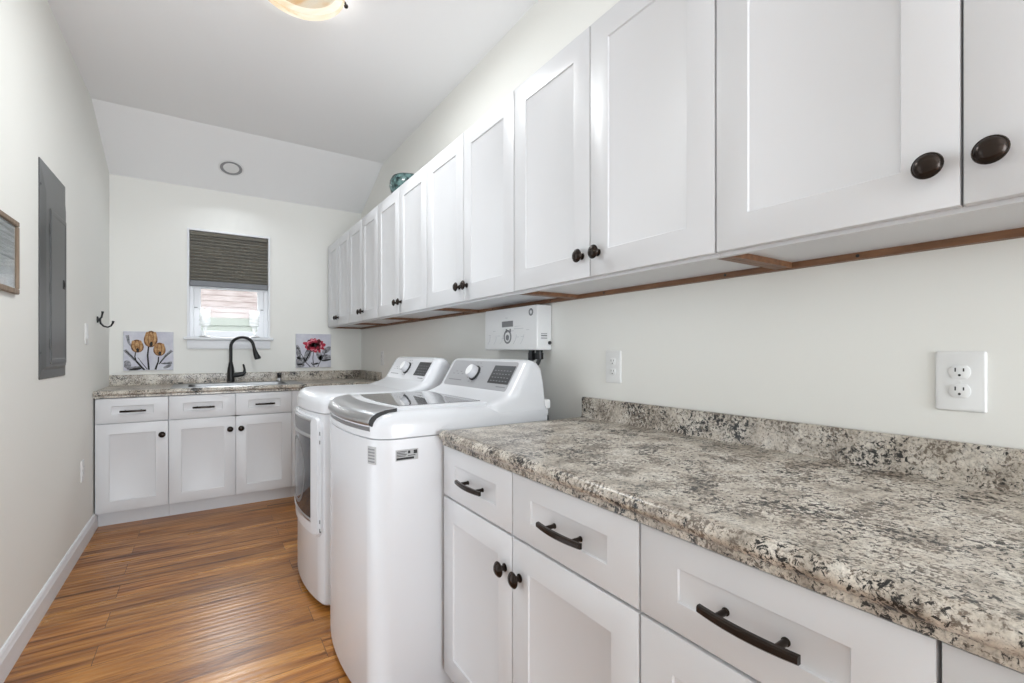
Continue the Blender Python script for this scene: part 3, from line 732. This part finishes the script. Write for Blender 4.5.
for yy, L in ((1.765, 0.045), (1.705, 0.04)):
    b = MB(); b.lathe([(0.016, 0.002), (0.016, -0.012), (0.019, -0.013), (0.019, -L), (0.012, -L - 0.002)], (-0.046, yy - 1.9015, 0), n=6 if L > 0.04 else 14); b.build('pipe_fitting', M['black'], t)
b = MB(); b.tube([(-0.046, 1.705 - 1.9015, -0.038), (-0.050, 1.712 - 1.9015, -0.060), (-0.060, 1.76 - 1.9015, -0.10), (-0.060, 1.80 - 1.9015, -0.18), (-0.060, 1.80 - 1.9015, -0.30)], 0.0095, 12); b.build('water_hose', M['hose'], t)
b = MB(); b.tube([(-0.046, 1.765 - 1.9015, -0.042), (-0.046, 1.765 - 1.9015, -0.10), (-0.045, 1.765 - 1.9015, -0.30)], 0.0095, 12); b.build('water_hose', M['hose'], t)

# ------------------------------------------------------------------ outlets and switches
def outlet(loc, rz, label, duplex=True, w_=0.079, h_=0.124):
    """plate on a wall, local -y outwards"""
    t = thing('wall_outlet' if duplex else 'light_switch', label, 'outlet' if duplex else 'switch', loc, rz, 'wall plates')
    b = MB()
    def R(i, y): return [Vector((x, y, z)) for x, z in rrect(0, 0, w_ / 2 - i, h_ / 2 - i, 0.004, 3)]
    b.loft([R(0, -0.0002), R(0, -0.003), R(0.002, -0.0052), R(0.005, -0.006)]); b.build('cover_plate', M['ivory'], t, ang=20)
    if duplex:
        for z in (0.0195, -0.0195):
            b = MB()
            sh = []
            for k in range(28):
                a = 2 * PI * k / 28; sh.append((0.0172 * math.cos(a), max(-0.0135, min(0.0135, 0.0172 * math.sin(a)))))
            b.loft([[Vector((x, -0.0055, z + q)) for x, q in sh], [Vector((x, -0.0078, z + q)) for x, q in sh], [Vector((x * 0.93, -0.0084, z + q * 0.93)) for x, q in sh]]); r = b.build('receptacle', M['ivory'], t)
            b = MB(); b.box(-0.0075, -0.0087, z + 0.0005, -0.0053, -0.0078, z + 0.0085); b.box(0.0053, -0.0087, z + 0.0012, 0.0075, -0.0078, z + 0.0078)
            b.lathe([(0.0024, -0.0078), (0.0024, -0.0087)], (0, 0, z - 0.0065), 'y', 12); b.build('slots', M['slot'], r)
        b = MB(); b.lathe([(0.003, -0.005), (0.003, -0.0066), (0.001, -0.007)], (0, 0, 0), 'y', 12); b.build('screw', M['ivory'], t)
    else:
        b = MB(); b.box(-0.017, -0.008, -0.034, 0.017, -0.0055, 0.034, 0.001); b.box(-0.014, -0.0105, -0.030, 0.014, -0.0078, 0.0, 0.001); b.build('rocker', M['ivory'], t)
outlet((XR, 0.3015, 1.130), -PI / 2, 'white double outlet on the right wall nearest the viewer')
outlet((XR, 1.288, 1.133), -PI / 2, 'white double outlet on the right wall beside the water heater')
outlet((XR, 4.088, 1.130), -PI / 2, 'white outlet on the right wall behind the dryer near the back corner')
outlet((XL, 3.905, 1.300), PI / 2, 'white light switch on the left wall between the grey panel and the black hook', False, 0.079, 0.130)
outlet((XL, 3.79, 0.470), PI / 2, 'white outlet low on the left wall by the sink cabinets')

# ------------------------------------------------------------------ breaker panel, framed picture, hook on the left wall (local -y is into the room)
t = thing('breaker_panel', 'tall dark grey metal electrical panel cover on the left wall', 'electrical panel', (XL, 3.135, 1.065), PI / 2)
b = MB()
def RR(x0, x1, z0, z1, y, r=0.006): return [Vector((x, y, z)) for x, z in rrect((x0 + x1) / 2, (z0 + z1) / 2, (x1 - x0) / 2, (z1 - z0) / 2, r, 3)]
b.loft([RR(-0.232, 0.232, 0, 0.995, -0.0003), RR(-0.232, 0.232, 0, 0.995, -0.003), RR(-0.230, 0.230, 0.002, 0.993, -0.004), RR(-0.205, 0.205, 0.040, 0.955, -0.005), RR(-0.165, 0.200, 0.055, 0.86, -0.012), RR(-0.160, 0.196, 0.060, 0.85, -0.012)])
b.build('flange', M['panel_grey'], t, ang=10)
b = MB(); b.loft([RR(-0.100, 0.190, 0.066, 0.80, -0.0115), RR(-0.100, 0.190, 0.066, 0.80, -0.0150), RR(-0.095, 0.185, 0.071, 0.795, -0.0165), RR(-0.078, 0.168, 0.088, 0.778, -0.0165), RR(-0.074, 0.164, 0.092, 0.774, -0.0150)]); d = b.build('door', M['panel_grey'], t, ang=10)
b = MB(); b.box(0.120, -0.0175, 0.445, 0.160, -0.0145, 0.490, 0.001); b.box(0.132, -0.0205, 0.455, 0.152, -0.017, 0.480, 0.001); b.build('latch', M['slot'], d)
for z in (0.16, 0.42, 0.70):
    b = MB(); b.lathe([(0.003, -0.025), (0.003, 0.025)], (-0.102, -0.0140, z), 'z', 10); b.build('hinge', M['panel_grey'], d)
for x, z in ((-0.215, 0.12), (-0.215, 0.88), (0.215, 0.12), (0.215, 0.88)):
    b = MB(); b.lathe([(0.006, -0.004), (0.006, -0.006), (0.003, -0.0075)], (x, 0, z), 'y', 12); b.build('screw', M['panel_grey'], t)

t = thing('framed_picture', 'small framed picture in grey-brown wood at the left edge of the photo', 'picture', (XL, 2.396, 1.413), PI / 2)
b = MB(); W2, Hh, fw = 0.195, 0.283, 0.021
for q in ((-W2, 0, W2, fw), (-W2, Hh - fw, W2, Hh), (-W2, fw, -W2 + fw, Hh - fw), (W2 - fw, fw, W2, Hh - fw)):
    b.box(q[0], -0.015, q[1], q[2], -0.0005, q[3], 0.003)
b.build('frame', M['frame_wood'], t)
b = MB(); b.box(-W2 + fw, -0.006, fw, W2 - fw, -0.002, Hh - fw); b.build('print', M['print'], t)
b = MB(); b.box(-W2 + fw + 0.02, -0.0075, 0.13, W2 - fw - 0.012, -0.0058, Hh - fw - 0.012); b.build('reflection_patch', M['blind_reflection'], t)  # striped patch stands for the reflected blind
b = MB(); b.box(-W2 + fw, -0.0105, fw, W2 - fw, -0.0085, Hh - fw); b.build('glass', M['pane'], t)

t = thing('coat_hook', 'black double coat hook on the left wall near the back corner', 'hook', (XL, 4.262, 1.405), PI / 2)
b = MB(); b.lathe([(0.022, -0.0005), (0.022, -0.005), (0.017, -0.008), (0.008, -0.010), (0.007, -0.022)], (0, 0, 0.005), 'y', 20); b.build('wall_plate', M['black'], t)
b = MB(); b.tube([(0, -0.015, 0.0), (0, -0.020, -0.022), (0, -0.035, -0.040), (0, -0.056, -0.046), (0, -0.074, -0.036), (0, -0.083, -0.018), (0, -0.086, -0.002)], [0.006, 0.006, 0.0055, 0.0055, 0.0055, 0.006, 0.008], 12); b.build('hook_arm', M['black'], t)
b = MB(); b.tube([(0, -0.015, 0.01), (0, -0.024, 0.022), (0, -0.028, 0.045), (0, -0.030, 0.062)], [0.006, 0.0055, 0.0055, 0.008], 12); b.build('hook_arm', M['black'], t)

# ------------------------------------------------------------------ flower canvases on the back wall
def blob(b, cx, cz, rx, rz, rot, y0, y1, n=20, pinch=0.0):
    pts = []
    for k in range(n):
        a = 2 * PI * k / n; x = rx * math.cos(a); z = rz * math.sin(a)
        x *= 1 - pinch * (z / rz)
        px = cx + x * math.cos(rot) - z * math.sin(rot); pz = cz + x * math.sin(rot) + z * math.cos(rot)
        pts.append((max(-0.1535, min(0.1535, px)), max(0.003, pz)))
    b.prism(pts, lambda p: Vector((p[0], y0, p[1])), lambda p: Vector((p[0], y1, p[1])))
def stroke(b, pts, w0, w1, y0, y1):
    L, Rr = [], []
    P = [Vector((max(-0.150, min(0.150, p[0])), 0, max(0.006, p[1]))) for p in pts]
    for k, p in enumerate(P):
        tt = (P[min(k + 1, len(P) - 1)] - P[max(k - 1, 0)]).normalized(); nn = Vector((-tt.z, 0, tt.x)); ww = (w0 + (w1 - w0) * k / (len(P) - 1)) / 2
        L.append(p + nn * ww); Rr.append(p - nn * ww)
    for k in range(len(P) - 1):
        q = [L[k], L[k + 1], Rr[k + 1], Rr[k]]
        b.loft([[v + Vector((0, y0, 0)) for v in q], [v + Vector((0, y1, 0)) for v in q]])
# tulips: local x right, z up, front face at y = -0.022
YF = -0.022
b = MB(); b.mi = 1; b.box(-0.160, YF, 0, 0.160, -0.001, 0.312, 0.002); b.mi = 0; b.box(-0.158, YF - 0.0004, 0.002, 0.158, YF + 0.001, 0.310)
def lay(k): return YF - 0.0004 - 0.0003 * k, YF + 0.0005
b.mi = 5
for pts in ([(-0.158, 0.165), (-0.10, 0.10), (-0.06, 0.05), (-0.03, 0.004)], [(-0.135, 0.28), (-0.125, 0.22), (-0.09, 0.16)], [(0.158, 0.16), (0.11, 0.12), (0.07, 0.06)], [(0.15, 0.06), (0.10, 0.055), (0.08, 0.055)]): stroke(b, pts, 0.022, 0.008, *lay(1))
for q in ((-0.135, 0.05, 0.024, 0.032, 0.2), (-0.09, 0.02, 0.05, 0.014, 0.1), (0.12, 0.03, 0.03, 0.012, 0.5)): blob(b, *q, *lay(1))
b.mi = 4
for pts, a, c_ in (([(-0.145, 0.16), (-0.085, 0.085), (-0.05, 0.035), (-0.025, 0.004)], 0.006, 0.009), ([(-0.083, 0.15), (-0.088, 0.11), (-0.078, 0.07), (-0.05, 0.03), (-0.03, 0.004)], 0.007, 0.010), ([(-0.002, 0.19), (-0.008, 0.12), (-0.004, 0.06), (0.0, 0.004)], 0.010, 0.013), ([(0.062, 0.11), (0.060, 0.07), (0.048, 0.03), (0.042, 0.004)], 0.008, 0.014), ([(0.145, 0.15), (0.10, 0.10), (0.065, 0.05)], 0.004, 0.008), ([(-0.07, 0.105), (-0.04, 0.055), (-0.01, 0.01)], 0.003, 0.006), ([(0.14, 0.052), (0.10, 0.052), (0.075, 0.058)], 0.007, 0.004)): stroke(b, pts, a, c_, *lay(2))
blob(b, -0.085, 0.012, 0.04, 0.010, 0.15, *lay(2))
for cx, cz, rx, rz, rot in ((-0.073, 0.195, 0.040, 0.052, 0.10), (0.012, 0.252, 0.044, 0.066, -0.05), (0.068, 0.170, 0.040, 0.054, 0.0)):
    b.mi = 3; blob(b, cx, cz, rx, rz, rot, *lay(3), pinch=0.12)
    b.mi = 2
    blob(b, cx - rx * 0.42, cz + rz * 0.02, rx * 0.42, rz * 0.86, rot + 0.12, *lay(4)); blob(b, cx + rx * 0.42, cz + rz * 0.02, rx * 0.42, rz * 0.86, rot - 0.12, *lay(4))
    b.mi = 3; blob(b, cx, cz + rz * 0.05, rx * 0.42, rz * 0.85, rot, *lay(5)); b.mi = 2; blob(b, cx, cz + rz * 0.10, rx * 0.33, rz * 0.74, rot, *lay(6))
    b.mi = 4; blob(b, cx + 0.003, cz - rz * 0.62, rx * 0.22, rz * 0.30, rot, *lay(7))
o = b.build('canvas_picture', [M['canvas'], M['canvas_edge'], M['petal'], M['petal_dark'], M['ink'], M['grey_leaf']], None, ang=10, loc=(-0.375, YB, 1.038))
tag(o, 'small square canvas of three tan tulips on the back wall left of the window', 'picture', 'flower canvases')
b = MB(); b.mi = 1; b.box(-0.156, YF, 0, 0.156, -0.001, 0.318, 0.002); b.mi = 0; b.box(-0.154, YF - 0.0004, 0.002, 0.154, YF + 0.001, 0.316)
b.mi = 5
for q in ((-0.135, 0.15, 0.022, 0.065, 0.2), (-0.055, 0.12, 0.028, 0.072, -0.35), (-0.115, 0.06, 0.05, 0.036, 0.3), (0.045, 0.125, 0.024, 0.06, 0.25), (0.115, 0.165, 0.024, 0.05, -0.9), (0.10, 0.09, 0.06, 0.034, 0.1), (-0.12, 0.02, 0.04, 0.018, 0.1)): blob(b, *q, *lay(1))
b.mi = 4
for pts, a, c_ in (([(-0.15, 0.20), (-0.10, 0.11), (-0.07, 0.05), (-0.03, 0.006)], 0.004, 0.007), ([(0.0, 0.17), (-0.008, 0.09), (-0.004, 0.04), (0.004, 0.004)], 0.005, 0.008), ([(0.12, 0.17), (0.08, 0.10), (0.055, 0.05), (0.035, 0.004)], 0.004, 0.007), ([(-0.03, 0.15), (-0.055, 0.10), (-0.075, 0.06)], 0.010, 0.012), ([(-0.02, 0.045), (-0.008, 0.02)], 0.012, 0.006)): stroke(b, pts, a, c_, *lay(2))
for q in ((0.12, 0.07, 0.05, 0.008, 0.15), (-0.13, 0.09, 0.02, 0.012, -0.4), (0.02, 0.035, 0.025, 0.009, 0.2)): blob(b, *q, *lay(2))
rnd = random.Random(5)
for ring_, (nn, rr_, L, mi) in enumerate(((13, 0.062, 0.030, 2), (11, 0.044, 0.028, 6), (9, 0.030, 0.024, 2), (6, 0.014, 0.016, 3))):
    for k in range(nn):
        a = 2 * PI * k / nn + 0.3 * ring_; b.mi = mi if rnd.random() > 0.25 else (3 if mi != 3 else 2)
        rj = rr_ * rnd.uniform(0.82, 1.12); blob(b, 0.006 + rj * math.cos(a) * 1.08, 0.212 + rj * math.sin(a) * 0.78, 0.017 * rnd.uniform(0.8, 1.25), L * rnd.uniform(0.8, 1.1), a - PI / 2 + rnd.uniform(-0.35, 0.35), *lay(3 + ring_), n=12)
b.mi = 4; blob(b, 0.012, 0.208, 0.010, 0.012, 0, *lay(8))
o = b.build('canvas_picture', [M['canvas'], M['canvas_edge'], M['red'], M['dark_red'], M['ink'], M['grey_leaf'], M['pink']], None, ang=10, loc=(0.861, YB, 1.038))
tag(o, 'small square canvas of one red flower on the back wall right of the window', 'picture', 'flower canvases')

# ------------------------------------------------------------------ bowl on top of the cabinets
t = thing('decorative_bowl', 'teal and white mottled ceramic bowl on top of the wall cabinets', 'bowl', (1.13, 3.0, 2.1845))
b = MB(); b.lathe([(0.0543, 0.0000), (0.0559, 0.0087), (0.0776, 0.0217), (0.1071, 0.0614), (0.1164, 0.0975), (0.1133, 0.1336), (0.0993, 0.1604), (0.0947, 0.1604), (0.1071, 0.1315), (0.1102, 0.0975), (0.1009, 0.0650), (0.0698, 0.0253), (0.0078, 0.0181)], n=36); b.build('vessel', M['teal'], t, ang=60)
b = MB(); b.lathe([(0.0935, 0.1582), (0.0970, 0.1632), (0.1009, 0.1604), (0.1001, 0.1560)], n=36, cap0=False, cap1=False); b.build('rim', M['dark_teal'], t)

# ------------------------------------------------------------------ ceiling fixtures
def ceiling_lamp(x, y_, label, power):
    t = thing('ceiling_lamp', label, 'ceiling light', (x, y_, HC), 0)
    b = MB(); b.lathe([(0.150, -0.0005), (0.150, -0.02), (0.135, -0.032), (0.05, -0.034)], n=40); b.build('pan', M['bronze'], t)
    b = MB(); prof = []
    for k in range(13):
        a = PI / 2 * k / 12; prof.append((0.183 * math.cos(a) + 0.0008, -0.038 - 0.072 * math.sin(a)))
    b.lathe([(0.176, -0.034)] + prof, n=48, cap0=False); b.build('glass_shade', M['lamp_glass'], t, ang=60)
    for k in range(2):
        a = PI * k + math.radians(LA); ca, sa = math.cos(a), math.sin(a)
        b = MB(); b.tube([(0.14 * ca, 0.14 * sa, -0.020), (0.176 * ca, 0.176 * sa, -0.030), (0.188 * ca, 0.188 * sa, -0.045)], 0.005, 8)
        b.lathe([(0.0, -0.010), (0.008, -0.006), (0.010, 0), (0.008, 0.006), (0.0, 0.010)], (0.190 * ca, 0.190 * sa, -0.056), 'z', 12, False, False); b.build('clip', M['bronze'], t)
    l = bpy.data.lights.new('bulb_light', 'AREA'); l.shape = 'DISK'; l.size = 0.26; l.energy = power; l.color = (0.86, 0.93, 1.0)
    lo = bpy.data.objects.new('bulb_light', l); C.objects.link(lo); lo.location = (x, y_, HC - 0.06)
    l = bpy.data.lights.new('bulb_glow', 'POINT'); l.energy = power * 0.07; l.color = (1.0, 0.96, 0.90); l.shadow_soft_size = 0.06
    lo = bpy.data.objects.new('bulb_glow', l); C.objects.link(lo); lo.location = (x, y_, HC - 0.085)
LA = -6
ceiling_lamp(0.357, 2.255, 'round alabaster glass flush-mount ceiling lamp at the top of the photo', 54)
ceiling_lamp(0.20, -0.9, 'added round alabaster glass flush-mount ceiling lamp, unseen behind the viewer', 6)  # second lamp, added out of view to brighten the near end
# recessed can light in the sloped ceiling
sl = math.atan2(HC - HB, YB - YC)
t = thing('recessed_light', 'small round recessed downlight in the sloped ceiling above the window', 'ceiling light', (0.18, 4.462, HC - (4.462 - YC) * math.tan(sl)))
t.rotation_euler = (-sl, 0, 0)
b = MB(); b.lathe([(0.092, -0.0004), (0.092, -0.003), (0.086, -0.005), (0.078, -0.0035)], n=36, cap1=False); b.build('trim_ring', M['plastic'], t)
b = MB(); b.lathe([(0.079, -0.0042), (0.056, 0.0), (0.056, -0.001), (0.078, -0.0052)], n=36, cap0=False, cap1=False); b.build('baffle', M['baffle'], t)
b = MB(); b.lathe([(0.057, -0.001), (0.054, -0.006), (0.036, -0.010), (0.001, -0.0115)], n=32); b.build('lens', M['bulb'], t)
l = bpy.data.lights.new('downlight', 'AREA'); l.shape = 'DISK'; l.size = 0.10; l.spread = math.radians(150); l.energy = 2.2; l.color = (0.86, 0.93, 1.0)  # fill light added at the can to brighten the back; fitting itself reads unlit
lo = bpy.data.objects.new('downlight', l); C.objects.link(lo); lo.parent = t; lo.location = (0, 0, -0.014)
